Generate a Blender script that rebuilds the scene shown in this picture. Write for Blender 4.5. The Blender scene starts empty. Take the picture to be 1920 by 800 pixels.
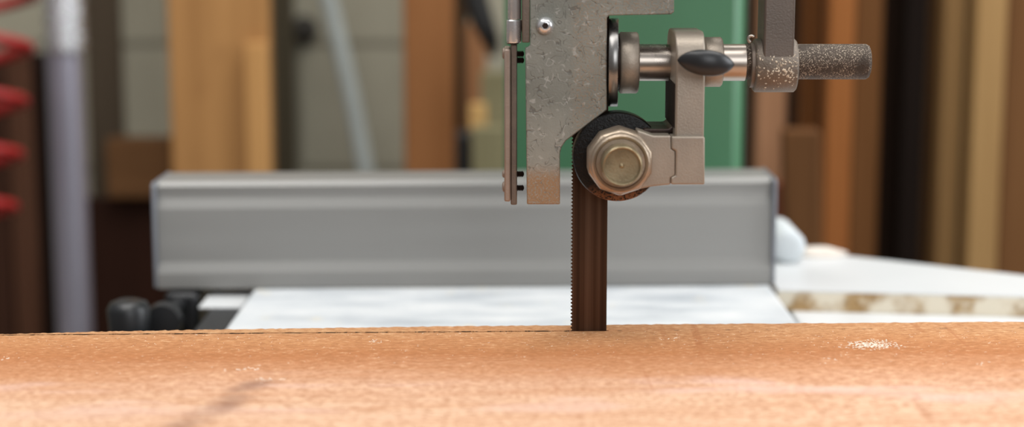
import bpy, bmesh, math, random
from mathutils import Vector, Matrix
random.seed(7)
sc = bpy.context.scene
COL = sc.collection
PI = math.pi

# ------------------------------------------------------------------ frame of reference
F = 3300.0                       # focal length in pixels of the 1920x800 frame
T = 0.90                         # height of the saw table above the floor
CAM = Vector((0, -1.0, T + 0.27))
PITCH = math.atan(525 / F)
FWD = Vector((0, math.cos(PITCH), -math.sin(PITCH)))
UP = Vector((0, math.sin(PITCH), math.cos(PITCH)))
TILT = math.radians(0.42)        # the saw table is tipped a touch, right side up

def ray(px, py):
    return Vector(((px - 960) / F, 0, 0)) + UP * ((400 - py) / F) + FWD
def at(px, py, Y):               # world point on the upright plane y = Y
    d = ray(px, py)
    return CAM + d * ((Y - CAM.y) / d.y)
def atz(px, py, z):              # world point on the level plane z
    d = ray(px, py)
    return CAM + d * ((z - CAM.z) / d.z)
def mm(n, Y):                    # n pixels, in metres, at depth Y
    return n * (Y - CAM.y) / F * 1.0
def tilt(v):
    v = Vector(v)
    return Vector((v.x, v.y, v.z + v.x * math.tan(TILT)))

# ------------------------------------------------------------------ mesh builder
class MB:
    def __init__(s):
        s.bm = bmesh.new()
    def face(s, vs):
        try: s.bm.faces.new(vs)
        except ValueError: pass
    def box(s, x0, x1, y0, y1, z0, z1):
        bm = s.bm
        v = [bm.verts.new(p) for p in ((x0,y0,z0),(x1,y0,z0),(x1,y1,z0),(x0,y1,z0),(x0,y0,z1),(x1,y0,z1),(x1,y1,z1),(x0,y1,z1))]
        for f in ((3,2,1,0),(4,5,6,7),(0,1,5,4),(1,2,6,5),(2,3,7,6),(3,0,4,7)):
            bm.faces.new([v[i] for i in f])
        return s
    def loops(s, rings, cap=True, closed=True):
        bm = s.bm
        R = [[bm.verts.new(p) for p in r] for r in rings]
        n = len(R[0])
        for a, b in zip(R, R[1:]):
            for i in range(n if closed else n - 1):
                j = (i + 1) % n
                bm.faces.new((a[i], a[j], b[j], b[i]))
        if cap:
            bm.faces.new(list(reversed(R[0]))); bm.faces.new(R[-1])
        return s
    def prism_y(s, pts, y0, y1):      # outline of (x, z) points run along y
        return s.loops([[(x, y0, z) for x, z in pts], [(x, y1, z) for x, z in pts]])
    def prism_x(s, pts, x0, x1):      # outline of (y, z) points run along x
        return s.loops([[(x0, y, z) for y, z in pts], [(x1, y, z) for y, z in pts]])
    def prism_z(s, pts, z0, z1):
        return s.loops([[(x, y, z0) for x, y in pts], [(x, y, z1) for x, y in pts]])
    def lathe(s, c, axis, prof, n=64, ph=0.0, flat=1.0):   # prof: (along axis, radius)
        c = Vector(c)
        rings = []
        for a, r in prof:
            ring = []
            for k in range(n):
                t = 2 * PI * k / n + ph
                u, w = r * math.cos(t), r * math.sin(t)
                if axis == 'x': p = c + Vector((a, u * flat, w))
                elif axis == 'y': p = c + Vector((u, a, w))
                else: p = c + Vector((u, w, a))
                ring.append(p)
            rings.append(ring)
        return s.loops(rings)
    def tube(s, path, r, n=12):
        path = [Vector(p) for p in path]
        rings = []
        up = Vector((0, 0, 1))
        prev = None
        for i, p in enumerate(path):
            d = (path[min(i + 1, len(path) - 1)] - path[max(i - 1, 0)]).normalized()
            if prev is None:
                a = d.orthogonal().normalized()
            else:
                a = (prev - d * prev.dot(d)).normalized()
            prev = a
            b = d.cross(a)
            rr = r[i] if isinstance(r, (list, tuple)) else r
            rings.append([p + (a * math.cos(2*PI*k/n) + b * math.sin(2*PI*k/n)) * rr for k in range(n)])
        return s.loops(rings)
    def map(s, fn):
        for v in s.bm.verts: v.co = fn(v.co)
        return s
    def cut(s, axis, step):            # extra edge loops so long faces can be bent
        return s
    def build(s, name, mat, parent=None, bevel=0.0, seg=2, smooth=35, origin=None, label=None):
        bm = s.bm
        bmesh.ops.recalc_face_normals(bm, faces=bm.faces)
        if origin is None:
            lo = Vector((min(v.co.x for v in bm.verts), min(v.co.y for v in bm.verts), min(v.co.z for v in bm.verts)))
            hi = Vector((max(v.co.x for v in bm.verts), max(v.co.y for v in bm.verts), max(v.co.z for v in bm.verts)))
            origin = (lo + hi) / 2
        origin = Vector(origin)
        for v in bm.verts: v.co -= origin
        me = bpy.data.meshes.new(name)
        bm.to_mesh(me); bm.free()
        o = bpy.data.objects.new(name, me)
        COL.objects.link(o)
        me.materials.append(mat)
        if smooth:
            for p in me.polygons: p.use_smooth = True
            me.set_sharp_from_angle(angle=math.radians(smooth))
        if bevel:
            m = o.modifiers.new('bevel', 'BEVEL'); m.width = bevel; m.segments = seg
            m.limit_method = 'ANGLE'; m.angle_limit = math.radians(35); m.harden_normals = False
        W[o.name] = origin
        if parent is not None:
            o.parent = parent
            o.location = origin - W[parent.name]
        else:
            o.location = origin
        if label: o['label'] = label
        return o
W = {}
def thing(name, loc, label, cat, group=None):
    o = bpy.data.objects.new(name, None); COL.objects.link(o)
    o.empty_display_size = 0.05
    o.location = loc; W[o.name] = Vector(loc)
    return tag(o, label, cat, group)
def tag(o, label, cat, group=None, kind=None):
    o['label'] = label; o['category'] = cat
    if group: o['group'] = group
    if kind: o['kind'] = kind
    return o

# ------------------------------------------------------------------ materials
def lin(r, g, b):
    f = lambda c: ((c/255 + 0.055)/1.055)**2.4 if c > 10 else c/255/12.92
    return (f(r), f(g), f(b), 1)
class NT:
    def __init__(s, name):
        s.m = bpy.data.materials.new(name); s.m.use_nodes = True
        s.t = s.m.node_tree; s.b = s.t.nodes['Principled BSDF']
        s.tc = s.t.nodes.new('ShaderNodeTexCoord')
    def n(s, typ, **kw):
        nd = s.t.nodes.new(typ)
        for k, v in kw.items(): setattr(nd, k, v)
        return nd
    def l(s, a, b): s.t.links.new(a, b)
    def mapping(s, scale=(1,1,1), loc=(0,0,0), rot=(0,0,0), src='Object'):
        m = s.n('ShaderNodeMapping')
        m.inputs['Scale'].default_value = scale; m.inputs['Location'].default_value = loc; m.inputs['Rotation'].default_value = rot
        s.l(s.tc.outputs[src], m.inputs['Vector']); return m.outputs[0]
    def noise(s, vec, scale=5, detail=4, rough=0.55, dist=0):
        nd = s.n('ShaderNodeTexNoise')
        nd.inputs['Scale'].default_value = scale; nd.inputs['Detail'].default_value = detail
        nd.inputs['Roughness'].default_value = rough; nd.inputs['Distortion'].default_value = dist
        s.l(vec, nd.inputs['Vector']); return nd.outputs['Fac']
    def ramp(s, fac, stops):
        r = s.n('ShaderNodeValToRGB'); e = r.color_ramp.elements
        while len(e) < len(stops): e.new(0.5)
        for el, (p, c) in zip(e, stops):
            el.position = p; el.color = c if len(c) == 4 else (*c, 1)
        s.l(fac, r.inputs[0]); return r.outputs[0]
    def val(s, fac, a, b):             # smooth step from a to b
        mr = s.n('ShaderNodeMapRange', interpolation_type='SMOOTHSTEP')
        mr.inputs[1].default_value = a; mr.inputs[2].default_value = b
        s.l(fac, mr.inputs[0]); return mr.outputs[0]
    def mix(s, fac, a, b):
        x = s.n('ShaderNodeMix', data_type='RGBA')
        for i, v in ((0, fac), (6, a), (7, b)):
            if hasattr(v, 'is_output'): s.l(v, x.inputs[i])
            elif i == 0: x.inputs[0].default_value = v
            else: x.inputs[i].default_value = v
        return x.outputs[2]
    def math(s, op, a, b=None, clamp=False):
        x = s.n('ShaderNodeMath', operation=op, use_clamp=clamp)
        for i, v in enumerate((a, b)):
            if v is None: continue
            if hasattr(v, 'is_output'): s.l(v, x.inputs[i])
            else: x.inputs[i].default_value = v
        return x.outputs[0]
    def sep(s, vec):
        x = s.n('ShaderNodeSeparateXYZ'); s.l(vec, x.inputs[0]); return x.outputs
    def bump(s, h, dist=0.001, strength=1.0):
        b = s.n('ShaderNodeBump'); b.inputs['Distance'].default_value = dist; b.inputs['Strength'].default_value = strength
        s.l(h, b.inputs['Height']); s.l(b.outputs[0], s.b.inputs['Normal'])
    def set(s, color=None, rough=None, metal=None, spec=None):
        for k, v in (('Base Color', color), ('Roughness', rough), ('Metallic', metal), ('Specular IOR Level', spec)):
            if v is None: continue
            if hasattr(v, 'is_output'): s.l(v, s.b.inputs[k])
            else: s.b.inputs[k].default_value = v
        return s.m

def metal(name, c, rough=0.35, var=0.25, scale=40, m=1.0, dust=0.0, dustcol=lin(150,115,80), dscale=900, bumpd=0.00015, stretch=(1,1,1)):
    t = NT(name); v = t.mapping(scale=stretch)
    n1 = t.noise(v, scale, 5, 0.6); n2 = t.noise(v, dscale, 3, 0.6)
    dark = tuple(x * (1 - var) for x in c[:3]) + (1,); lite = tuple(min(1, x * (1 + var)) for x in c[:3]) + (1,)
    colr = t.ramp(n1, [(0.3, dark), (0.7, lite)])
    rg = t.val(n1, 0.2, 0.8); r = t.math('ADD', t.math('MULTIPLY', rg, 0.15), rough - 0.07)
    mt = m
    if dust:
        n3 = t.noise(v, 60, 4, 0.6)
        d = t.math('MULTIPLY', t.val(n2, 0.69 - dust * 0.22, 0.74 - dust * 0.22), t.val(n3, 0.58 - dust * 0.25, 0.68 - dust * 0.25))
        colr = t.mix(d, colr, dustcol)
        mt = t.math('MULTIPLY', t.math('SUBTRACT', 1.0, d), m)
        r = t.math('MAXIMUM', r, d)
    if bumpd: t.bump(n2, bumpd)
    return t.set(colr, r, mt)

def wood(name, c1, c2, axis='z', grain=60, stretch=0.04, rough=0.7, big=4, dark=None, bumpd=0.0006):
    t = NT(name)
    sc_ = {'x': (stretch,1,1), 'y': (1,stretch,1), 'z': (1,1,stretch)}[axis]
    v = t.mapping(scale=sc_)
    g = t.noise(v, grain, 6, 0.65, 0.3); b = t.noise(v, big, 3, 0.5)
    f = t.math('ADD', t.math('MULTIPLY', g, 0.55), t.math('MULTIPLY', b, 0.45))
    colr = t.ramp(f, [(0.34, c1), (0.62, c2)])
    if dark:
        k = t.noise(t.mapping(scale=(1,1,0.5)), 9, 2, 0.5)
        colr = t.mix(t.val(k, 0.62, 0.74), colr, dark)
    t.bump(g, bumpd)
    return t.set(colr, rough, 0.0, 0.12)
def plain(name, c, rough=0.5, var=0.15, scale=8, metal_=0.0, spec=0.5, bumpd=0):
    t = NT(name); n1 = t.noise(t.mapping(), scale, 4)
    a = tuple(x*(1-var) for x in c[:3])+(1,); b = tuple(min(1,x*(1+var)) for x in c[:3])+(1,)
    if bumpd: t.bump(n1, bumpd)
    return t.set(t.ramp(n1, [(0.3, a), (0.7, b)]), rough, metal_, spec)

# galvanised sheet with short curling scratches, rust coloured dust at the foot
def galvanised():
    t = NT('galvanised_sheet'); v = t.mapping()
    wob = t.noise(v, 70, 3, 0.6)
    def curl(scale, loc):
        c = t.noise(t.mapping(loc=loc), scale, 1, 0.4, 0.9)
        return t.val(t.math('ABSOLUTE', t.math('SUBTRACT', c, 0.5)), 0.030, 0.008)
    scr = t.math('MULTIPLY', curl(150, (0,0,0)), t.val(t.noise(t.mapping(loc=(2,0,1)), 160, 2), 0.46, 0.56))
    lit = t.math('MULTIPLY', curl(130, (5,1,0)), t.val(t.noise(t.mapping(loc=(7,0,1)), 150, 2), 0.48, 0.58))
    patch = t.noise(v, 25, 4)
    base = t.ramp(patch, [(0.3, lin(120,121,113)), (0.7, lin(150,150,141))])
    base = t.mix(t.math('MULTIPLY', scr, 0.65), base, lin(92,90,85))
    base = t.mix(t.math('MULTIPLY', lit, 0.5), base, lin(190,188,182))
    fine = t.noise(v, 900, 3, 0.6)
    z = t.sep(v)[2]
    foot = t.math('MULTIPLY', t.val(t.math('ADD', z, t.math('MULTIPLY', patch, -0.008)), -0.036, -0.047), t.val(fine, 0.3, 0.55))
    x = t.sep(v)[0]
    edge = t.math('MULTIPLY', t.val(t.math('ADD', x, t.math('MULTIPLY', wob, 0.008)), 0.004, 0.011), t.val(fine, 0.45, 0.65))
    edge = t.math('MULTIPLY', edge, 0.6)
    d = t.math('MAXIMUM', foot, edge)
    colr = t.mix(d, base, lin(150,120,90))
    r = t.math('MAXIMUM', t.math('ADD', t.math('MULTIPLY', patch, 0.25), 0.36), d)
    t.bump(t.math('ADD', fine, t.math('MULTIPLY', scr, -0.6)), 0.00012)
    return t.set(colr, r, t.math('MULTIPLY', t.math('SUBTRACT', 1.0, d), 0.45))

M = {}
M['galv'] = galvanised()
M['cast'] = metal('cast_bracket_metal', lin(158,147,134), 0.44, 0.10, 30, 0.6, dust=0.18, dustcol=lin(140,112,86))
M['cast_dusty'] = metal('dusty_cast_metal', lin(118,108,98), 0.48, 0.15, 30, 0.6, dust=0.45, dustcol=lin(190,172,148), dscale=900, bumpd=0.0004)
M['post'] = metal('grey_post_steel', lin(108,99,92), 0.45, 0.10, 30, 0.5, dust=0.2)
M['steel'] = metal('turned_steel', lin(180,170,160), 0.30, 0.10, 40, 0.9, bumpd=0)
M['steel_ring'] = metal('ground_steel_disc', lin(140,138,136), 0.30, 0.06, 60, 0.9, bumpd=0)
M['nut'] = metal('worn_nut_steel', lin(168,152,134), 0.34, 0.15, 60, 0.7, dust=0.35, dustcol=lin(160,122,88))
M['cap'] = metal('dull_bolt_end', lin(150,136,108), 0.34, 0.15, 90, 0.75, dust=0.3, dustcol=lin(140,108,74))
M['chrome'] = metal('chrome', lin(215,216,218), 0.24, 0.05, 40, 0.75, bumpd=0)
M['strip'] = metal('tarnished_strip', lin(112,100,90), 0.5, 0.2, 50, 0.5, dust=0.25)
M['strip_pale'] = metal('worn_brown_strip', lin(150,134,122), 0.5, 0.12, 50, 0.4, dust=0.2)  # paler brown of the cover strip and screw heads
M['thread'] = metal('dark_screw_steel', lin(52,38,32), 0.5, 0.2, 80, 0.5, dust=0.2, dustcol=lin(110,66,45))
M['rod'] = metal('dusted_rod', lin(78,68,60), 0.5, 0.2, 60, 0.6, dust=0.62, dustcol=lin(190,175,156), dscale=1400, bumpd=0.0010)
M['black'] = plain('black_plastic', lin(30,31,33), 0.38, 0.15, 30)
M['rubber'] = None
def bearing_mat():
    t = NT('black_bearing'); v = t.mapping(); z = t.sep(v)[2]
    n = t.noise(v, 800, 3, 0.6); b = t.noise(v, 60, 3)
    d = t.math('MULTIPLY', t.val(t.math('ADD', z, t.math('MULTIPLY', b, 0.01)), -0.010, -0.019), t.val(n, 0.38, 0.55))
    sp = t.math('MULTIPLY', t.val(n, 0.62, 0.72), 0.12)
    colr = t.mix(t.math('MAXIMUM', d, sp), lin(9,8,7), lin(130,90,62))
    t.bump(n, 0.0004)
    return t.set(colr, t.math('ADD', 0.35, t.math('MULTIPLY', d, 0.5)), 0.0, 0.25)
M['rubber'] = bearing_mat()
def blade_mat():
    t = NT('blade_steel'); v = t.mapping(scale=(1, 1, 0.004))
    s = t.noise(v, 260, 3, 0.6); s2 = t.noise(v, 70, 2)
    colr = t.ramp(t.math('ADD', t.math('MULTIPLY', s, 0.5), t.math('MULTIPLY', s2, 0.5)), [(0.35, lin(40,30,24)), (0.5, lin(68,51,40)), (0.66, lin(98,80,68))])
    return t.set(colr, 0.34, 0.9)
M['blade'] = blade_mat()
M['green'] = plain('green_machine_paint', lin(70,118,84), 0.4, 0.05, 6)
M['alu'] = metal('brushed_aluminium', lin(140,139,136), 0.5, 0.05, 30, 0.3, stretch=(0.05,1,1), bumpd=0)
M['alu_lit'] = M['alu']
def table_mat():
    t = NT('polished_table_iron'); v = t.mapping()
    n = t.noise(t.mapping(scale=(1, 3, 1)), 14, 5, 0.6); s = t.noise(v, 30, 4)
    colr = t.ramp(n, [(0.3, lin(172,178,184)), (0.5, lin(205,209,212)), (0.72, lin(226,227,227))])
    colr = t.mix(t.math('MULTIPLY', t.val(s, 0.62, 0.75), 0.5), colr, lin(228,216,188))
    return t.set(colr, 0.45, 0.0, 0.5)
M['table'] = table_mat()
M['white'] = plain('white_laminate', lin(210,212,213), 0.4, 0.03, 8)
def chip_edge():
    t = NT('chipboard_edge'); v = t.mapping()
    n = t.noise(t.mapping(scale=(1,1,1)), 34, 3, 0.5); f = t.noise(v, 300, 3)
    x = t.sep(v)[0]
    k = t.math('ADD', n, t.math('MULTIPLY', x, 0.45))
    br = t.ramp(f, [(0.3, lin(140,105,62)), (0.7, lin(190,160,116))])
    return t.set(t.mix(t.val(k, 0.43, 0.60), lin(226,216,196), br), 0.8, 0.0, 0.2)
M['chip'] = chip_edge()
M['chipcol'] = plain('pale_shaving', lin(245,228,210), 0.8, 0.12, 300, spec=0.2)

# ------------------------------------------------------------------ room shell
def wall_mat():
    t = NT('painted_concrete_block'); 
    br = t.n('ShaderNodeTexBrick')
    br.inputs['Scale'].default_value = 1.0
    br.inputs['Brick Width'].default_value = 0.40; br.inputs['Row Height'].default_value = 0.20
    br.inputs['Mortar Size'].default_value = 0.006; br.inputs['Mortar Smooth'].default_value = 0.4
    br.inputs['Color1'].default_value = lin(176,170,150); br.inputs['Color2'].default_value = lin(170,166,148); br.inputs['Mortar'].default_value = lin(140,135,118)
    v = t.mapping(rot=(PI/2, 0, 0))
    sp = t.sep(t.tc.outputs['Object'])
    cmb = t.n('ShaderNodeCombineXYZ'); t.l(sp[0], cmb.inputs[0]); t.l(sp[2], cmb.inputs[1])
    t.l(cmb.outputs[0], br.inputs['Vector'])
    n = t.noise(t.mapping(), 3, 5); 
    colr = t.mix(t.math('MULTIPLY', t.val(n, 0.4, 0.7), 0.3), br.outputs['Color'], lin(130,125,108))
    t.bump(br.outputs['Fac'], -0.004)
    return t.set(colr, 0.85, 0.0, 0.3)
M['wall'] = wall_mat()
M['floor'] = plain('dusty_concrete_floor', lin(120,108,95), 0.8, 0.2, 5)

WY = 1.80
wz = at(600, 84, WY).z
def struct(o): o['kind'] = 'structure'; return o
struct(MB().box(-3.0, 3.0, WY, WY + 0.2, 0, 3.0).build('wall_back', M['wall'], origin=(0.06, WY, wz)))
struct(MB().box(-3.0, 3.0, -3.0, WY + 0.2, -0.1, 0).build('floor', M['floor']))

# ------------------------------------------------------------------ the band saw
saw = thing('band_saw', (0.09, 0.62, 0), 'green upright band saw with steel blade guides, bright table and running blade', 'band saw')

# column: green box section behind the fence
CY = 0.52
xl = at(946, 200, CY).x; xr = at(1396, 200, CY).x
col = MB().box(xl, xr, CY, CY + 0.2, 0, 1.75).build('column', M['green'], saw, bevel=0.010, seg=1)
MB().box(-0.19, 0.19, -0.14, CY - 0.002, 0, T - 0.20).build('base_cabinet', M['green'], saw, bevel=0.01)
MB().prism_y([(-0.10, T - 0.20), (0.10, T - 0.20), (0.13, T - 0.036), (-0.13, T - 0.036)], -0.08, 0.30).build('trunnion', M['cast'], saw, bevel=0.004)

# table with a rounded lip and the slot the blade runs through
tb = MB()
hw = 0.2
tb.box(-hw, hw, -0.24, 0.45, T - 0.034, T)
tab = tb.map(tilt).build('saw_table', M['table'], saw, bevel=0.003, seg=3)

# guard plate -------------------------------------------------------------
PY = -0.020
def pp(pts, Y): 
    r = []
    for a, b in pts:
        p = at(a, b, Y); r.append((p.x, p.z))
    return r
plate_px = [(994,-60),(994,85),(985,91),(988,383),(1050,383),(1050,288),(1053,276),(1061,264),(1138,206),(1138,33),(1142,29),(1258,27),(1264,23),(1264,-60)]
plate = MB().prism_y(pp(plate_px, PY), PY, PY + 0.0035)
plate = plate.build('guard_plate', M['galv'], saw, bevel=0.0006, origin=at(1062, 200, PY))
a = at(985, 95, PY); b = at(988, 380, PY)
MB().loops([[(a.x + .0002, PY + .0035, a.z), (a.x + .0022, PY + .0035, a.z), (a.x + .0022, 0.012, a.z), (a.x + .0002, 0.012, a.z)],
            [(b.x + .0002, PY + .0035, b.z), (b.x + .0022, PY + .0035, b.z), (b.x + .0022, 0.012, b.z), (b.x + .0002, 0.012, b.z)]]).build('folded_flange', M['strip'], plate, bevel=0.0003)
a = at(979, -60, PY); b = at(993.5, 80, PY)
MB().box(a.x, b.x, PY + 0.0005, 0.01, b.z, a.z).build('mounting_tab', M['strip'], plate, bevel=0.0006, label='narrow upright tab along the upper left edge')
c = at(1022, 48, PY)
u = mm(1, PY)
sr = MB()
sr.lathe(c, 'y', [(0.0005, 15*u), (-0.0012, 16.2*u), (-0.0030, 15.0*u), (-0.0045, 12*u), (-0.0053, 8*u), (-0.0054, 6.4*u), (-0.0040, 6.0*u)], n=48)
scr = sr.build('button_head_screw', M['chrome'], plate, smooth=40)
MB().lathe(c + Vector((0, -0.00395, 0)), 'y', [(0, 5.9*u), (-0.0002, 5.7*u)], n=6).build('socket', M['thread'], scr, smooth=0)

# what carries it all, just above the picture: guide carrier and the upper wheel arm
MB().box(at(994, 0, PY).x, at(1491, 0, PY).x, PY + .0036, .013, T + .245, T + .262).build('guide_carrier', M['post'], saw, bevel=0.002)
MB().box(-.06, .17, -.10, CY - .0005, 1.45, 1.74).build('upper_arm', M['green'], saw, bevel=0.02, seg=3)
# hinged side strip on the left -------------------------------------------
HY = -0.012
u = mm(1, HY)
def zz(py, Y): return at(960, py, Y).z
def xx(px, Y): return at(px, 300, Y).x
strip = MB().box(xx(957.5, HY), xx(969.5, HY), HY, HY + 0.034, zz(384, HY), zz(84, HY)).build('side_strip', M['strip'], saw, bevel=0.0007)
MB().box(xx(945.5, HY), xx(957.3, HY), HY - 0.002, HY + 0.030, zz(377, HY), zz(92, HY)).build('cover_strip', M['strip_pale'], strip, bevel=0.0009, label='lighter brown strip on the left face')
for py in (101, 113, 326, 352):
    c = at(969.5, py, HY + 0.004)
    th = MB(); prof = []
    n = 4; L = 12*u
    for k in range(n):
        prof += [(L*k/n, 4.0*u), (L*(k+.5)/n, 6.6*u)]
    prof += [(L, 4*u), (L + 1.2*u, 2.2*u)]
    s_ = th.lathe(c, 'x', prof, n=20).build('thread_end', M['thread'], strip, smooth=20)
for py, r in ((100, 11), (326, 7), (350, 10)):
    c = at(945.5, py, HY + 0.004)
    MB().lathe(c, 'x', [(0, r*u), (-1.5*u, r*u), (-3.5*u, r*.75*u), (-4.2*u, r*.4*u)], n=28).build('screw_head', M['strip_pale'], strip, smooth=40)
c = at(963, 0, HY)
h1 = zz(36, HY) - c.z; h2 = zz(80, HY) - c.z
hb = MB().lathe(at(964.5, 0, HY), 'z', [(0.03, 12.6*u), (h1 + .0004, 12.6*u), (h1, 12.2*u)], n=40).build('hinge_pin_barrel', M['chrome'], strip, smooth=40)
MB().lathe(at(963.5, 0, HY), 'z', [(h1 - .0003, 12.4*u), (h1 - .0008, 14*u), (h2 + .0008, 14*u), (h2, 13*u)], n=40).build('hinge_sleeve', M['chrome'], strip, smooth=40)
tp = at(0, 84, HY).z
MB().prism_y([(xx(950, HY), zz(84, HY)), (xx(972, HY), zz(84, HY)), (xx(974, HY), zz(79, HY)), (xx(978, HY), zz(60, HY)), (xx(981, HY), zz(40, HY)), (xx(976, HY), zz(38, HY)), (xx(955, HY), zz(76, HY))], HY + 0.006, HY + 0.014).build('hinge_leaf', M['strip'], strip, bevel=0.0005)

# blade -------------------------------------------------------------------
xb0 = at(1070, 500, 0).x; xb1 = at(1138, 500, 0).x
zb0 = T - 0.03; zb1 = 1.46
N = 280; pts = [(xb1, zb1), (xb1, zb0)]
for k in range(N):
    z0 = zb0 + (zb1 - zb0) * k / N; dz = (zb1 - zb0) / N
    pts += [(xb0, z0), (xb0 + 0.0011, z0 + dz*0.45), (xb0 + 0.0006, z0 + dz*0.8)]
pts.append((xb0, zb1))
blade = MB().prism_y(pts, -0.00055, 0.00055).build('blade', M['blade'], saw, smooth=20, label='dark brown steel band blade standing in the cut')

# thrust disc on its shaft --------------------------------------------------
def xcyl(px0, px1, py, r, Y=0.0, ch=1.5):
    c = at(px0, py, Y); u = mm(1, Y); L = at(px1, py, Y).x - c.x
    return c, u, [(0, (r - ch)*u), (ch*u, r*u), (L - ch*u, r*u), (L, (r - ch)*u)]
c, u, pr = xcyl(1141.5, 1159, 117, 82.5, ch=1.0)
Rz = Matrix.Rotation(math.radians(-3.2), 3, 'Z'); cd_ = c + Vector((pr[-1][0]/2, 0, 0))
disc = MB().lathe(c, 'x', pr, n=96).map(lambda v: cd_ + Rz @ (v - cd_)).build('thrust_disc', M['steel_ring'], saw, smooth=50, label='thin bright steel disc seen edge on')
c, u, pr = xcyl(1160.5, 1196, 117.5, 57.5, ch=3)
MB().lathe(c, 'x', pr, n=72).build('collar', M['cast'], disc, smooth=50)
c, u, pr = xcyl(1195, 1398, 117, 34.5, ch=2)
shaft = MB().lathe(c, 'x', pr, n=64).build('shaft', M['steel'], disc, smooth=40)
c, u, pr = xcyl(1157, 1163, 117, 50, ch=1)
MB().lathe(c, 'x', pr, n=48).build('spacer', M['thread'], disc, smooth=40)

# cast bracket: upright bar with a rounded head clamped on the shaft --------
BF, BB = -0.040, 0.018
zt = at(1290, 58, BF + .012).z; zbm = at(1290, 346, BF).z
r = 0.014; prof = [(BF, zbm), (BB, zbm)]
for k in range(9):
    t = PI/2 * k/8
    prof.append((BB - r + r*math.cos(t), zt - r + r*math.sin(t)))
for k in range(9):
    t = PI/2 + PI/2 * k/8
    prof.append((BF + r + r*math.cos(t), zt - r + r*math.sin(t)))
xa, xb = at(1266, 200, BF).x, at(1321, 200, BF).x
br = MB().prism_x(prof, xa, xb).build('guide_bracket', M['cast'], saw, bevel=0.0012, seg=3, smooth=40)
# lower block: a little proud of the bar, with a step on its left
u = mm(1, BF)
lo = MB().prism_y(pp([(1259,256),(1321.5,256),(1321.5,346),(1258,346),(1258,333),(1267,329),(1267,283),(1259,279)], BF - .0025), BF - .0025, BF + 0.02)
lo.build('foot_block', M['cast'], br, bevel=0.0009, seg=3)
arm_px = [(1195,244),(1225,254),(1258,254),(1258.5,279),(1266.5,283),(1266.5,329),(1257.5,333),(1257.5,346),(1225,349),(1195,355)]
arm = MB().prism_y(pp(arm_px, BF - .001), BF - .0015, BF + 0.016).build('guide_arm', M['cast'], br, bevel=0.0009, seg=3)
# web behind the arm: the dark dusty inner edge under the bar
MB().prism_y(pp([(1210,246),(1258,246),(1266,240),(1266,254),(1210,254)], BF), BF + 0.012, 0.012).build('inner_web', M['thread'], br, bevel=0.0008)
side_shade = plain('bar_side_shade', lin(34,26,22), 0.85, 0.35, 500, spec=0.15, bumpd=0.0004)  # dark overlay: shade of the bar's left face put into colour
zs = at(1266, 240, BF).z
MB().prism_x([(y + .0012 if y < 0 else y - .001, z) for y, z in ((BF, zs), (BB, zs), (BB, at(1266, 158, BF).z), (BF, at(1266, 158, BF).z))], xa - .0005, xa + .0003).build('inner_side_shade', side_shade, br, smooth=0, label='inner side of the upright bar with its shade painted dark')
c, u, pr = xcyl(1318, 1353, 116, 46.5, ch=3)
MB().lathe(c, 'x', pr, n=64).build('end_collar', M['cast'], br, smooth=50)
# thumb lever
KY = -0.056
c = at(1325, 118, KY); u = mm(1, KY)
prof = []
for k in range(25):
    t = -1 + 2*k/24
    rr = 24.5*(1 - abs(t)**2.3)**0.72 if abs(t) < 1 else 0
    prof.append((t*54*u, max(rr, 0.6)*u))
kn = MB().lathe(c, 'x', prof, n=40, flat=0.55)
def bend(v, c=c):
    d = v - c; t = d.x/(54*u)
    return Vector((v.x, v.y + 0.004*t*t, v.z + (-0.0012*t)))
kn.map(bend)
knob = kn.build('thumb_lever', M['black'], br, smooth=60, label='black lens shaped plastic thumb lever')
c2 = at(1322, 118, KY)
MB().lathe(c2, 'y', [(0.002, 10*u), (0.0175, 10*u)], n=32).build('lever_stem', M['steel'], knob, smooth=40)

# side bearing with its nut and bolt end ------------------------------------
YB = -0.014
c = at(1157, 291.5, YB); u = mm(1, YB)
bear = MB().lathe(c, 'y', [(0.0085, 40*u), (0.0085, 82*u), (0.0075, 84*u), (-0.0060, 84*u), (-0.0072, 82*u), (-0.0078, 72*u), (-0.0080, 30*u)], n=96)
bear = bear.build('side_bearing', M['rubber'], saw, smooth=40, label='black round guide bearing with sawdust on its rim')
ax = c.copy()
yf = -0.024
nc = Vector((ax.x, 0, ax.z))
u = mm(1, -0.035)
nut = MB().lathe(nc, 'y', [(-0.0230, 40*u), (-0.0232, 61*u), (-0.0245, 63.5*u), (-0.0425, 63.5*u), (-0.0450, 60*u), (-0.0455, 50*u)], n=10, ph=PI/10)
nut = nut.build('bearing_nut', M['nut'], bear, bevel=0.0012, seg=3, smooth=30)
u = mm(1, -0.048)
MB().lathe(nc, 'y', [(-0.0440, 57*u), (-0.0475, 57*u), (-0.0490, 55.5*u), (-0.0497, 52*u), (-0.0490, 48*u), (-0.0475, 46*u), (-0.0475, 40*u)], n=72).build('washer_ring', M['nut'], nut, smooth=35)
u = mm(1, -0.058)
MB().lathe(nc, 'y', [(-0.0474, 39*u), (-0.0580, 39.5*u), (-0.0600, 38.5*u), (-0.0608, 36.0*u), (-0.0605, 34*u), (-0.0585, 33*u), (-0.0583, 20*u), (-0.0582, 5*u), (-0.0590, 3*u), (-0.0593, 1*u)], n=72).build('bolt_end', M['cap'], nut, smooth=35)

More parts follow.
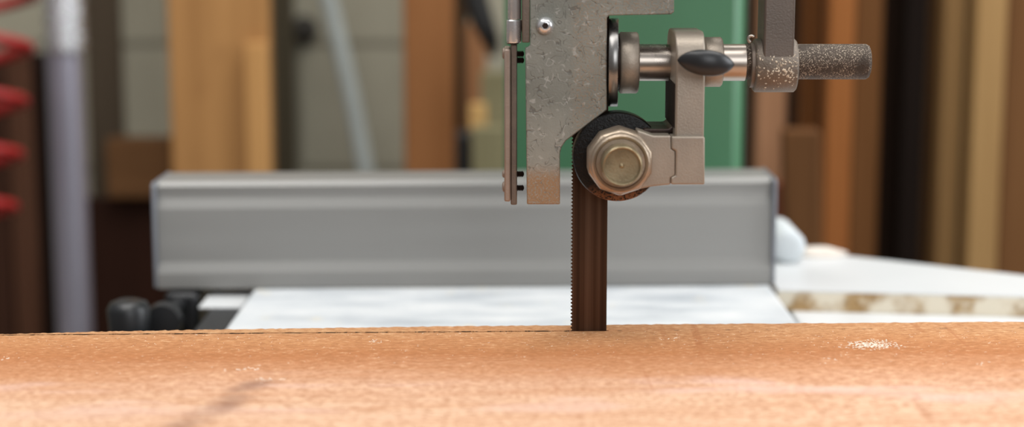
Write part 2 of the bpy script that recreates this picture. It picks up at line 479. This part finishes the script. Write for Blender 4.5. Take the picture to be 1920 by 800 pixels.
# guide post, its clamp and the dusty rod -----------------------------------
c, u, pr = xcyl(1412, 1491, 122.5, 50, ch=3.5)
pc = MB().lathe(c, 'x', pr, n=72).build('post_clamp', M['cast_dusty'], saw, smooth=50, label='round dusty clamp around the rod')
px0, px1 = at(1433, 30, -0.014).x, at(1491, 30, -0.014).x
MB().box(px0, px1, -0.014, 0.013, at(1460, 119, -0.014).z, 1.46).build('guide_post', M['post'], pc, bevel=0.0012, seg=3)
c, u, pr = xcyl(1397, 1630, 115.5, 33, ch=1)
L = pr[-1][0]
rod = MB().lathe(c, 'x', [(0, 33*u), (L - 7*u, 33*u), (L - 2*u, 30*u), (L, 25*u)], n=64).build('clamp_rod', M['rod'], pc, smooth=30)
c, u, pr = xcyl(1627.6, 1630.5, 115.5, 26, ch=1)
c, u, pr = xcyl(1405, 1414, 122, 42, ch=1)
MB().lathe(c, 'x', pr, n=48).build('clamp_lip', M['strip'], pc, smooth=40)
hk = [at(1409 + 6*math.cos(t), 73 + 6*math.sin(t), -0.012) for t in [PI*0.6 + k*PI*1.15/10 for k in range(11)]]
MB().tube(hk, 0.0009, 8).build('spring_hook', M['steel'], pc, smooth=60)

# grains of sawdust clinging to the clamp
gr = MB()
cc = at(1412, 122.5, 0); uu = mm(1, 0)
for k in range(120):
    px = random.uniform(3, 76); ang = random.gauss(0.25, 0.42)
    if random.random() < .45: px = random.gauss(58, 12); ang = random.gauss(0.12, 0.18)
    if not 3 < px < 76 or abs(ang) > 1.1: continue
    a = PI + ang                          # around the front of the cylinder
    r0 = 50*uu
    p = cc + Vector((px*uu, r0*math.cos(a), r0*math.sin(a)))
    n_ = Vector((0, math.cos(a), math.sin(a))); tx = Vector((1, 0, 0)); ty = n_.cross(tx)
    rot = random.uniform(0, PI); l = random.uniform(.3, .75)*.001; w_ = l*random.uniform(.35, .8)
    e1 = tx*math.cos(rot) + ty*math.sin(rot); e2 = n_.cross(e1)
    rg = lambda f_, h: [p + e1*(q1*l*f_) + e2*(q2*w_*f_) + n_*h for q1, q2 in ((-1,-.4),(0,-1),(1,-.3),(.7,.7),(-.3,1),(-1,.4))]
    gr.loops([rg(1, -.0001), rg(.7, l*.6)])
g_ = gr.build('sawdust_grains', plain('clinging_sawdust', lin(225,212,192), 0.8, 0.2, 400, spec=0.2), pc, smooth=0)
g_['kind'] = 'stuff'

# ------------------------------------------------------------------ rip fence
FY = 0.337
fence = thing('rip_fence', (-0.03, FY + .028, T), 'long grey aluminium rip fence standing across the saw table', 'rip fence')
fx0 = at(294, 440, FY).x; fx1 = at(1447, 440, FY).x
H = 0.0825; D = 0.056
def fz(py): return at(960, py, FY).z - at(960, 536, FY).z
f = FY + .007
front = [(f - .0096, 0), (f - .0096, fz(507)), (f - .0093, fz(505)), (f - .0051, fz(488)), (f - .0048, fz(486)), (f - .0048, fz(389)), (f - .0045, fz(387)), (f - .0003, fz(370)), (f, fz(368)), (f, H - .004), (f + .004, H)]
prof = front + [(f + D - .003, H), (f + D, H - .003), (f + D, 0)]
fb = MB().prism_x([(y, z + T + .0004) for y, z in prof], fx0, fx1).map(tilt).build('fence_extrusion', M['alu'], fence, bevel=0.0006)
for x0, x1 in ((fx0 - .003, fx0 - .0001), (fx1 + .0001, fx1 + .003)):
    MB().prism_x([(y - .0100 if y < f + .02 else y + .0006, z + T + .0004) for y, z in ((f, .001), (f, H - .003), (f + .003, H + .0004), (f + D, H + .0004), (f + D, .001))], x0, x1).map(tilt).build('end_cap', plain('grey_end_cap', lin(120,122,128), 0.5), fence, bevel=0.001)
# clamp head and rail under the overhanging left end
MB().box(-0.268, -0.2415, FY - .008, FY + .09, T - .055, T - .0035).build('clamp_head', M['black'], fence, bevel=0.004, seg=3)
rail = MB().box(-0.228, -0.2035, 0.0, FY - .02, T - .034, T - .009).build('guide_rail', M['black'], saw, bevel=0.003, seg=3)
sp0 = at(375, 577, .25)
a0, a1 = atz(372, 577, T - .008), atz(466, 544, T - .008)
MB().box(a0.x, -0.2037, a0.y, FY + .03, T - .0089, T - .0072).build('scale_plate', M['white'], rail, bevel=0.0006, label='white plate on top of the rail')
kc = at(242, 600, 0.235)
lk = MB()
lk.lathe(kc, 'z', [(-.03, .008), (-.012, .0095), (-.010, .014), (.008, .0155), (.013, .013), (.015, .008)], n=40)
lock = lk.build('lock_knob', M['black'], fence, smooth=50, label='black round lock knob below the left end')
kk = at(262, 608, 0.30)
MB().tube([kc + Vector((0, 0, -.022)), Vector((-.262, .30, T - .03)), Vector((-.255, FY, T - .03))], .006, 12).build('lock_lever', M['black'], fence, smooth=60)
kb = at(345, 600, 0.22)
MB().lathe(at(303, 606, 0.26), 'y', [(0, .004), (.001, .013), (.012, .014), (.016, .010), (.03, .006), (.07, .006)], n=32).build('adjuster_knob', M['black'], fence, smooth=50, label='smaller black adjusting knob near the rail')

# ------------------------------------------------------------------ board being cut
ZB = at(1104, 620, 0).z           # height of its top face at the blade
ZB0 = ZB - xb0 * math.tan(TILT)
def board_mat():
    t = NT('rough_sawn_board'); v = t.mapping(); o = t.sep(v); x, y = o[0], o[1]
    g = t.noise(t.mapping(scale=(0.10, 1, 1)), 90, 6, 0.65, 0.4)
    b = t.noise(t.mapping(scale=(0.22, 1, 1)), 22, 4, 0.55, 0.5)
    fuzz = t.noise(t.mapping(scale=(0.55, 1, 1)), 420, 4, 0.7)
    yb = t.math('ADD', y, t.math('MULTIPLY', t.math('SUBTRACT', b, 0.5), 0.05))
    mr = t.n('ShaderNodeMapRange'); mr.inputs[1].default_value = -0.28; mr.inputs[2].default_value = 0.03; t.l(yb, mr.inputs[0])
    band = t.ramp(mr.outputs[0], [(0.0, lin(213,178,150)), (0.40, lin(212,175,147)), (0.52, lin(206,163,134)), (0.60, lin(194,142,106)), (0.72, lin(176,115,72)), (0.84, lin(192,137,92)), (0.97, lin(196,152,110))])
    colr = t.mix(t.math('MULTIPLY', t.val(g, 0.62, 0.35), 0.42), band, lin(178,118,76))
    colr = t.mix(t.math('MULTIPLY', t.val(fuzz, 0.54, 0.38), 0.6), colr, lin(156,102,62))
    colr = t.mix(t.math('MULTIPLY', t.val(fuzz, 0.56, 0.72), 0.5), colr, lin(240,205,165))
    # greyish pink smears along the grain
    sm = t.noise(t.mapping(scale=(0.25, 1, 1), loc=(3, 1, 0)), 26, 3)
    smz = t.math('MULTIPLY', t.val(sm, 0.52, 0.66), t.math('MULTIPLY', t.val(y, -0.20, -0.15), t.val(y, -0.085, -0.115)))
    colr = t.mix(t.math('MULTIPLY', smz, 0.5), colr, lin(214,182,172))
    # saw marks across the grain
    saw_ = t.math('MULTIPLY', t.val(t.noise(t.mapping(scale=(1, 0.06, 1), rot=(0, 0, 0.12)), 120, 3), 0.60, 0.72), 0.35)
    colr = t.mix(t.math('MULTIPLY', saw_, t.val(x, 0.0, 0.04)), colr, lin(158,92,52))
    # one grey brown stain running diagonally
    p0, p1 = atz(330, 805, ZB), atz(492, 712, ZB)
    dx, dy = p1.x - p0.x, p1.y - p0.y; L = math.hypot(dx, dy)
    along = t.math('ADD', t.math('MULTIPLY', t.math('SUBTRACT', x, p0.x), dx/L), t.math('MULTIPLY', t.math('SUBTRACT', y, p0.y), dy/L))
    across = t.math('ADD', t.math('MULTIPLY', t.math('SUBTRACT', x, p0.x), -dy/L), t.math('MULTIPLY', t.math('SUBTRACT', y, p0.y), dx/L))
    across = t.math('ADD', across, t.math('MULTIPLY', t.math('SUBTRACT', t.noise(v, 28, 3), 0.5), 0.022))
    st = t.math('MULTIPLY', t.val(t.math('ABSOLUTE', across), 0.014, 0.001), t.math('MULTIPLY', t.val(along, L + .012, L - .006), t.val(along, -.08, 0)))
    st = t.math('MULTIPLY', st, t.val(t.noise(t.mapping(scale=(.5,1,1)), 50, 3), 0.3, 0.62))
    colr = t.mix(t.math('MULTIPLY', st, 0.7), colr, lin(128,92,76))
    # marked cutting line, broken
    wob = t.math('MULTIPLY', t.math('SUBTRACT', t.noise(v, 60, 3), 0.5), 0.0035)
    ln = t.val(t.math('ABSOLUTE', t.math('ADD', y, wob)), 0.0017, 0.0008)
    dash = t.noise(t.mapping(scale=(1, 0.0, 0.0)), 90, 4, 0.7)
    left = t.val(x, xb0 + .003, xb0); 
    br_l = t.math('MULTIPLY', left, t.val(dash, 0.46, 0.54))
    br_r = t.math('MULTIPLY', t.math('SUBTRACT', 1.0, left), t.math('MULTIPLY', t.val(dash, 0.52, 0.62), 0.45))
    colr = t.mix(t.math('MULTIPLY', ln, t.math('MAXIMUM', br_l, br_r)), colr, lin(30,20,14))
    t.bump(t.math('ADD', fuzz, t.math('MULTIPLY', g, 0.8)), 0.0012)
    return t.set(colr, 0.75, 0.0, 0.25)
M['board'] = board_mat()
edge_px = [(-260, 627.5), (0, 626), (200, 621), (430, 617), (700, 613), (1070, 609), (1500, 605.5), (1920, 602.5), (2200, 600)]
far = []
for a, b in edge_px:
    # meet the tipped top face
    d = ray(a, b); s_ = (ZB0 - CAM.z) / (d.z - d.x * math.tan(TILT)); p = CAM + d * s_
    far.append((p.x, p.y))
pl = []
for (x0, y0), (x1, y1) in zip(far, far[1:]):
    n = 40
    for k in range(n):
        q = k / n
        pl.append((x0 + (x1-x0)*q, y0 + (y1-y0)*q + random.uniform(-.0011, .0011)))
pl.append(far[-1])
kw = 0.0009
out = [(-0.46, -0.34), (0.46, -0.34)] + list(reversed(pl)) + [(-0.46, kw), (xb1 + .0012, kw), (xb1 + .0012, -kw), (-0.46, -kw)]
out = [(-0.46 if x < -0.455 else x, y) for x, y in out]
bd = MB()
def top(x): return ZB0 + x * math.tan(TILT)
bd.loops([[(x, y, T + .0006 + x*math.tan(TILT)) for x, y in out], [(x, y, top(x)) for x, y in out]])
board = bd.build('board', M['board'], smooth=0, origin=(0, 0, ZB))
tag(board, 'wide rough orange brown board on the saw table with the blade in it', 'board')

# shavings lying on the board
ch = MB()
def chip(px, py, s):
    d = ray(px, py); k = (ZB0 - CAM.z) / (d.z - d.x * math.tan(TILT)); p = CAM + d * k
    if p.y < -0.3 or p.y > -.003 or (abs(p.y) < .004 and xb0 - .005 < p.x < xb1 + .005): return
    a = random.uniform(0, PI); l = s*random.uniform(.6, 1.6); w = s*random.uniform(.3, .7); h = s*random.uniform(.15, .5)
    ca, sa = math.cos(a), math.sin(a)
    ring = lambda f, z: [(p.x + (X*ca - Y_*sa)*f, p.y + (X*sa + Y_*ca)*f, p.z + z) for X, Y_ in ((-l,-w*.4),(0,-w),(l,-w*.3),(l*.7,w*.6),(-l*.3,w),(-l,w*.3))]
    ch.loops([ring(1, .0001), ring(.8, h)])
for k in range(230):
    chip(random.gauss(1636, 24), random.gauss(646, 4.2), 0.00065)
for k in range(420):
    chip(random.uniform(0, 1920), 608 + abs(random.gauss(0, 30)) + 12, 0.00040)
for px, py, n in ((445,694,8),(368,624,5),(545,620,5),(500,712,14),(470,690,10),(700,640,10),(835,625,5),(15,672,5),(1250,635,6),(1852,682,5),(1270,612,2),(1560,676,5),(1420,610,5)):
    for k in range(n): chip(px + random.gauss(0, 12), py + random.gauss(0, 2), 0.0007)
shav = ch.build('wood_shavings', M['chipcol'], smooth=0)
tag(shav, 'pale sawdust and shavings scattered over the orange brown board', 'sawdust', kind='stuff')

# ------------------------------------------------------------------ white bench and panel on the right
zt_ = T - .0162
bench = thing('side_bench', (0.55, 0.1, 0), 'white topped side bench right of the saw table', 'bench')
MB().box(0.214, 0.95, -0.05, 0.345, zt_ - .03, zt_).build('bench_top', M['white'], bench, bevel=0.002)
for x in (0.26, 0.90):
    for y in (0.0, 0.30):
        MB().box(x - .022, x + .022, y - .022, y + .022, 0, zt_ - .0302).build('leg', plain('grey_leg_paint', lin(150,150,150)), bench, bevel=0.002)
p = [atz(1464, 543, T), atz(2150, 566, T), atz(2150, 541, T), atz(1550, 474, T), atz(1380, 462, T)]
p[1] = Vector((0.46 , atz(1920,557,T).y - .004, T)); 
far_r = atz(2050, 530, T)
poly = [(0.2045, p[0].y), (0.48, atz(1920, 556, T).y - .01), (0.48, far_r.y - .01), (far_r.x, far_r.y), (atz(1550, 475, T).x, atz(1550, 475, T).y), (0.2045, atz(1440, 463, T).y)]
panel = thing('white_panel', (0.33, 0.36, T - .016), 'white laminated panel with a chipped brown edge lying right of the fence', 'panel')
mp = MB().prism_z(poly, T - .016, T - .0012).build('core', M['chip'], panel)
MB().prism_z(poly, T - .00115, T).build('top_laminate', M['white'], panel)
# bits lying on the panel against the fence end
rc = atz(1452, 474, T); rr = 0.0138
rc = Vector((at(1480, 470, 0.43).x, 0.43, T))
roll = MB()
roll.lathe(rc + Vector((0, 0, rr + .0004)), 'y', [(0, rr*.45), (.001, rr*.9), (.003, rr), (.07, rr), (.073, rr*.9), (.074, rr*.45)], n=48)
ro = roll.build('paper_roll', plain('white_paper', lin(206,212,215), 0.7, 0.03), smooth=50)
tag(ro, 'small rounded white roll on the white panel behind the fence end', 'paper roll')
sc_ = MB()
q = at(1536, 472, 0.47)
rings = []
for k in range(7):
    ph = PI/2 * k / 6
    rad, hh = .014*math.cos(ph) + .0006, .0075*math.sin(ph)
    rings.append([(q.x + rad*1.5*math.cos(a)*(1 + .18*math.sin(3*a + k)), 0.468 + rad*.8*math.sin(a)*(1 + .15*math.cos(2*a)), T + .0003 + hh*(1 + .1*math.sin(5*a))) for a in [2*PI*j/20 for j in range(20)]])
sc_.loops(rings)
so = sc_.build('crumpled_paper', plain('cream_paper', lin(215,205,194), 0.7, 0.03), smooth=40)
tag(so, 'tiny crumpled pale scrap on the far edge of the white panel', 'paper scrap')

# ------------------------------------------------------------------ background timber and pipes
def plank(name, px0, px1, Y, mat, label, cat, pytop=None, th=0.03, pybot=None, lean=0.0, group=None):
    x0 = at(px0, 250, Y).x; x1 = at(px1, 250, Y).x
    z1 = 2.15 + random.uniform(-.1, .1) if pytop is None else at(px0, pytop, Y).z
    z0 = 0.0 if pybot is None else at(px0, pybot, Y).z
    m = MB().box(x0, x1, Y, Y + th, z0, z1)
    if lean:
        zr = at(px0, 250, Y).z
        m.map(lambda v: Vector((v.x + (v.z - zr) * lean, v.y, v.z)))
    o = m.build(name, mat, bevel=0.003)
    return tag(o, label, cat, group)
wz_ = lambda n, a, b, **k: wood(n, lin(*a), lin(*b), **k)
# left
plank('plank', -70, 12, 1.50, wz_('dark_brown_timber', (52,34,26), (74,48,36)), 'dark brown plank at the far left edge behind the red hose', 'plank', pytop=95)
plank('plank', 14, 58, 1.46, wz_('umber_timber', (66,42,30), (90,60,44)), 'mid brown narrow plank between the red hose and the duct', 'plank', pytop=88)
plank('plank', 59, 120, 1.52, wz_('blackish_timber', (26,17,14), (38,26,22)), 'blackish plank just left of the silver duct', 'plank', pytop=100)
plank('door_panel', 150, 345, 1.48, wz_('dark_walnut_panel', (40,22,15), (56,32,22)), 'very dark brown upright panel right of the duct and left of the fence', 'panel', pytop=372, th=.02)
plank('door_panel', 345, 600, 1.30, wz_('black_walnut_panel', (30,22,18), (44,32,26)), 'blackish low panel behind the left end of the fence', 'panel', pytop=430, th=.02)
plank('post', 166, 228, 1.62, wz_('grey_brown_timber', (66,56,44), (88,76,62)), 'grey brown upright post close to the silver duct', 'post')
plank('wooden_box_side', 196, 330, 1.45, wz_('box_timber', (84,57,34), (106,74,46), axis='x'), 'tan crosswise board under the concrete wall and left of the wide board', 'board', pytop=262, pybot=372, th=.05)
plank('wide_board', 320, 509, 1.40, wood('pale_tan_timber', lin(142,101,60), lin(176,131,82), grain=40, big=5, dark=lin(122,82,48)), 'wide pale tan upright board left of the bare concrete wall', 'board')
plank('pale_batten', 462, 505, 1.375, wz_('light_tan_timber', (176,130,78), (198,152,98)), 'short pale tan batten in front of the wide board', 'batten', pytop=80, th=.02)
plank('post', 758, 852, 1.40, wz_('red_brown_timber', (132,86,50), (158,108,68)), 'orange brown upright post right of the thin grey pipe', 'post')
plank('plank', 848, 878, 1.55, wz_('dark_olive_timber', (60,46,32), (80,62,44)), 'dark narrow plank touching the right side of the orange brown post', 'plank')
plank('plank', 872, 912, 1.45, wz_('cinnamon_timber', (140,98,66), (166,120,84)), 'cinnamon plank with its top end showing left of the blade guard', 'plank', pytop=45)
plank('plank', 902, 960, 1.35, wz_('grey_green_timber', (128,122,92), (150,144,112)), 'grey green plank standing beside the green saw column', 'plank', pytop=135)
plank('plank', 880, 912, 1.30, wz_('yellow_timber', (186,146,90), (206,170,112)), 'short yellowish offcut standing left of the blade guard', 'offcut', pytop=195, pybot=None, th=.02)
plank('plank', 886, 944, 1.22, wz_('sage_timber', (118,112,84), (138,132,102)), 'low sage grey board end hiding the foot of the yellowish offcut', 'board', pytop=238, th=.02)
plank('post', 507, 552, 1.70, wz_('shade_strip_grey', (70,63,50), (90,82,66)), 'dim grey brown strip standing in for wall shade right of the wide pale tan board', 'post')  # added strip, its dark tone gives the shade on the wall
fit = MB().lathe(at(571, 55, WY), 'y', [(-.0005, .022), (-.012, .022), (-.02, .016), (-.022, .006)], n=28).build('wall_plug', plain('dark_wall_plug', lin(52,48,42), 0.7), smooth=50)
tag(fit, 'small dark round plug on the concrete wall left of the pipe', 'wall plug')
plank('dark_tool_case', 854, 884, 1.25, plain('black_case', lin(26,25,24), 0.5), 'small black case upright behind the fence', 'case', pytop=250, th=.06)
# black cable bundle hanging upper middle
cb = MB().tube([at(878, -60, 1.3), at(892, 0, 1.3), at(905, 40, 1.3), at(920, 75, 1.3), at(924, 100, 1.32)], [.016, .016, .015, .012, .006], 16).build('hanging_strap', plain('black_strap', lin(34,34,34), 0.6), smooth=60)
tag(cb, 'black strap hanging at the top left of the blade guard', 'strap')
# right
R = [  # darkest strips stand in for deep gaps, with the shade in their colour
 (1396, 1424, 1.32, (44,32,22), (58,42,30), None, 'very dark strip for the shaded gap touching the green saw column'),
 (1420, 1474, 1.10, (178,126,92), (204,152,114), None, 'pinkish tan plank behind the post clamp'),
 (1472, 1502, 1.35, (32,20,12), (44,30,18), None, 'black brown strip for the shaded gap right of the post clamp'),
 (1500, 1536, 1.20, (116,68,32), (140,88,46), None, 'orange brown narrow plank above the leaning board end'),
 (1534, 1552, 1.40, (40,26,14), (54,36,20), None, 'thin dark strip for the shaded gap left of the bright orange plank'),
 (1549, 1598, 1.05, (150,88,42), (178,112,60), None, 'bright orange brown plank in the right timber row'),
 (1597, 1650, 1.10, (118,76,40), (142,96,56), None, 'medium brown plank right of the bright orange plank'),
 (1646, 1692, 1.45, (34,22,14), (46,30,20), None, 'left half of the black brown pair of strips for the shaded gap in the timber row'),
 (1690, 1748, 1.42, (24,16,11), (34,22,15), None, 'right half of the black brown pair of strips for the shaded gap in the timber row'),
 (1742, 1768, 1.15, (92,62,32), (116,80,46), None, 'narrow brown plank right of the black brown pair'),
 (1764, 1803, 1.05, (146,108,66), (170,132,86), None, 'tan plank beside the grey streak in the right timber row'),
 (1800, 1826, 1.10, (120,98,66), (140,116,82), None, 'greyish narrow plank between two tan planks'),
 (1822, 1880, 1.02, (166,126,78), (192,152,100), None, 'lightest tan plank in the right timber row'),
 (1878, 1990, 1.08, (112,74,40), (138,96,58), None, 'reddish brown plank at the right edge'),
]
for i, (a, b, Y, c1, c2, top_, lab) in enumerate(R):
    plank('timber_plank', a, b, Y, wz_('stacked_timber_%d' % i, tuple(v*.84 for v in c1), tuple(v*.86 for v in c2)), lab, 'plank', pytop=top_, th=.035, group='timber planks in the right row')
plank('board_end', 1470, 1540, 0.92, wz_('leaning_offcut_timber', (84,54,30), (110,74,44)), 'short brown board with a rounded top end right of the fence', 'board', pytop=244, th=.03, lean=-0.04)
plank('offcut', 1452, 1484, 1.0, wz_('red_offcut', (96,50,34), (120,66,46)), 'small reddish offcut standing behind the white roll', 'offcut', pytop=345, th=.03)
# offcut under the left end of the fence
plank('short_post', 330, 372, 1.22, wz_('offcut_timber', (160,112,66), (186,136,86)), 'short tan post end seen under the left end of the fence', 'post', pytop=572)
# leaning batten at left
# pipes
dy = 1.30
duct = thing('duct_pipe', (at(131, 400, dy).x, dy, 0), 'silver grey upright dust duct beside the red hose', 'duct')
cx = at(132, 400, dy).x; u = mm(1, dy)
MB().lathe((cx, dy, 0), 'z', [(0, 33*u), (at(0, 92, dy).z, 33*u)], n=40).build('pipe', metal('lavender_zinc', lin(160,157,170), 0.38, 0.12, 6, 0.6, stretch=(1,1,.3), bumpd=0), duct, smooth=50)
prof = []
z0 = at(0, 96, dy).z
for k in range(60):
    prof.append((z0 + k*.009, (37 + (2.4 if k % 2 else 0))*u))
MB().lathe((cx + .003, dy, 0), 'z', prof, n=40).build('foil_sleeve', metal('crumpled_foil', lin(214,216,220), 0.25, 0.1, 30, 0.95, bumpd=0.0008), duct, smooth=30, label='shiny ribbed foil sleeve on the upper duct')
gp = [at(598, -70, 1.62), at(617, 0, 1.62), at(655, 160, 1.62), at(684, 310, 1.62), at(700, 400, 1.62)]
d_ = gp[-1] - gp[-2]; gp.append(gp[-1] + d_ * (-gp[-1].z / d_.z))
gp_o = MB().tube(gp, .0125, 20).build('pipe', plain('pale_blue_grey_paint', lin(186,194,192), 0.4, 0.06), smooth=60)
tag(gp_o, 'thin pale blue grey pipe slanting down the concrete wall', 'pipe')
# coiled red hose
hy = 1.18; u = mm(1, hy); pts = []
z0, z1 = at(0, -80, hy).z, at(0, 420, hy).z
turns = 5
for k in range(turns*36 + 1):
    q = k / (turns*36); a = 2*PI*turns*q + 2.2
    xc = at(14 - 62*q, 250, hy).x; rad = 70*u*(1 - .12*q)
    pts.append((xc + rad*math.cos(a), hy + rad*math.sin(a), z0 + (z1 - z0)*q))
e0 = pts[-1]
pts += [(e0[0] - .05, e0[1] + .01, e0[2] - .03), (e0[0] - .09, e0[1] + .01, e0[2] - .12), (e0[0] - .10, e0[1], .2), (e0[0] - .11, e0[1], .04), (e0[0] - .16, e0[1], .0075), (e0[0] - .5, e0[1], .0073)]
ho = MB().tube(pts, .0072, 14).build('coiled_hose', plain('red_hose', lin(150,28,26), 0.4, 0.08), smooth=60)
tag(ho, 'coiled red air hose hanging at the left edge', 'hose')

# ------------------------------------------------------------------ light
w = bpy.data.worlds.new('World'); sc.world = w; w.use_nodes = True
nt = w.node_tree; bg = nt.nodes['Background']
tc = nt.nodes.new('ShaderNodeTexCoord'); sp = nt.nodes.new('ShaderNodeSeparateXYZ'); rp = nt.nodes.new('ShaderNodeValToRGB')
nt.links.new(tc.outputs['Generated'], sp.inputs[0])
mr = nt.nodes.new('ShaderNodeMapRange'); mr.inputs[1].default_value = -1; mr.inputs[2].default_value = 1
nt.links.new(sp.outputs[2], mr.inputs[0]); nt.links.new(mr.outputs[0], rp.inputs[0])
e = rp.color_ramp.elements
e[0].position = 0.35; e[0].color = (0.09, 0.07, 0.055, 1)
e[1].position = 0.85; e[1].color = (0.55, 0.56, 0.58, 1)
nt.links.new(rp.outputs[0], bg.inputs['Color']); bg.inputs['Strength'].default_value = 0.75
def area(name, loc, target, sx, sy, power, color):
    l = bpy.data.lights.new(name, 'AREA'); l.shape = 'RECTANGLE'; l.size = sx; l.size_y = sy; l.energy = power; l.color = color
    o = bpy.data.objects.new(name, l); COL.objects.link(o); o.location = loc
    o.rotation_euler = (Vector(target) - Vector(loc)).to_track_quat('-Z', 'Y').to_euler()
    return o
area('ceiling_lamp', (0.1, 0.1, 2.75), (0.05, 0.2, 0.9), 2.6, 1.8, 80, (1.0, 0.98, 0.95))
area('window_daylight_right', (2.4, 0.0, 1.75), (0.1, 0.3, 1.0), 1.2, 1.2, 34, (0.92, 0.96, 1.0))
area('front_fill_light', (0.9, -2.8, 2.1), (0, 0.3, 1.0), 1.6, 1.2, 26, (0.96, 0.98, 1.0))  # added area light behind the camera, fills the front faces

# ------------------------------------------------------------------ camera
cd = bpy.data.cameras.new('camera'); cam = bpy.data.objects.new('camera', cd); COL.objects.link(cam)
cam.location = CAM
cam.rotation_euler = (PI/2 - PITCH, 0, 0)
cd.sensor_width = 36; cd.lens = F / 1920 * 36
cd.clip_start = 0.02
cd.dof.use_dof = True
cd.dof.focus_distance = (Vector((0, 0.0, T + .13)) - CAM).dot(FWD)
cd.dof.aperture_fstop = 3.6
sc.camera = cam
vs = sc.view_settings
vs.view_transform = 'Standard'; vs.look = 'None'; vs.gamma = 1; vs.exposure = 0.0; vs.use_curve_mapping = False
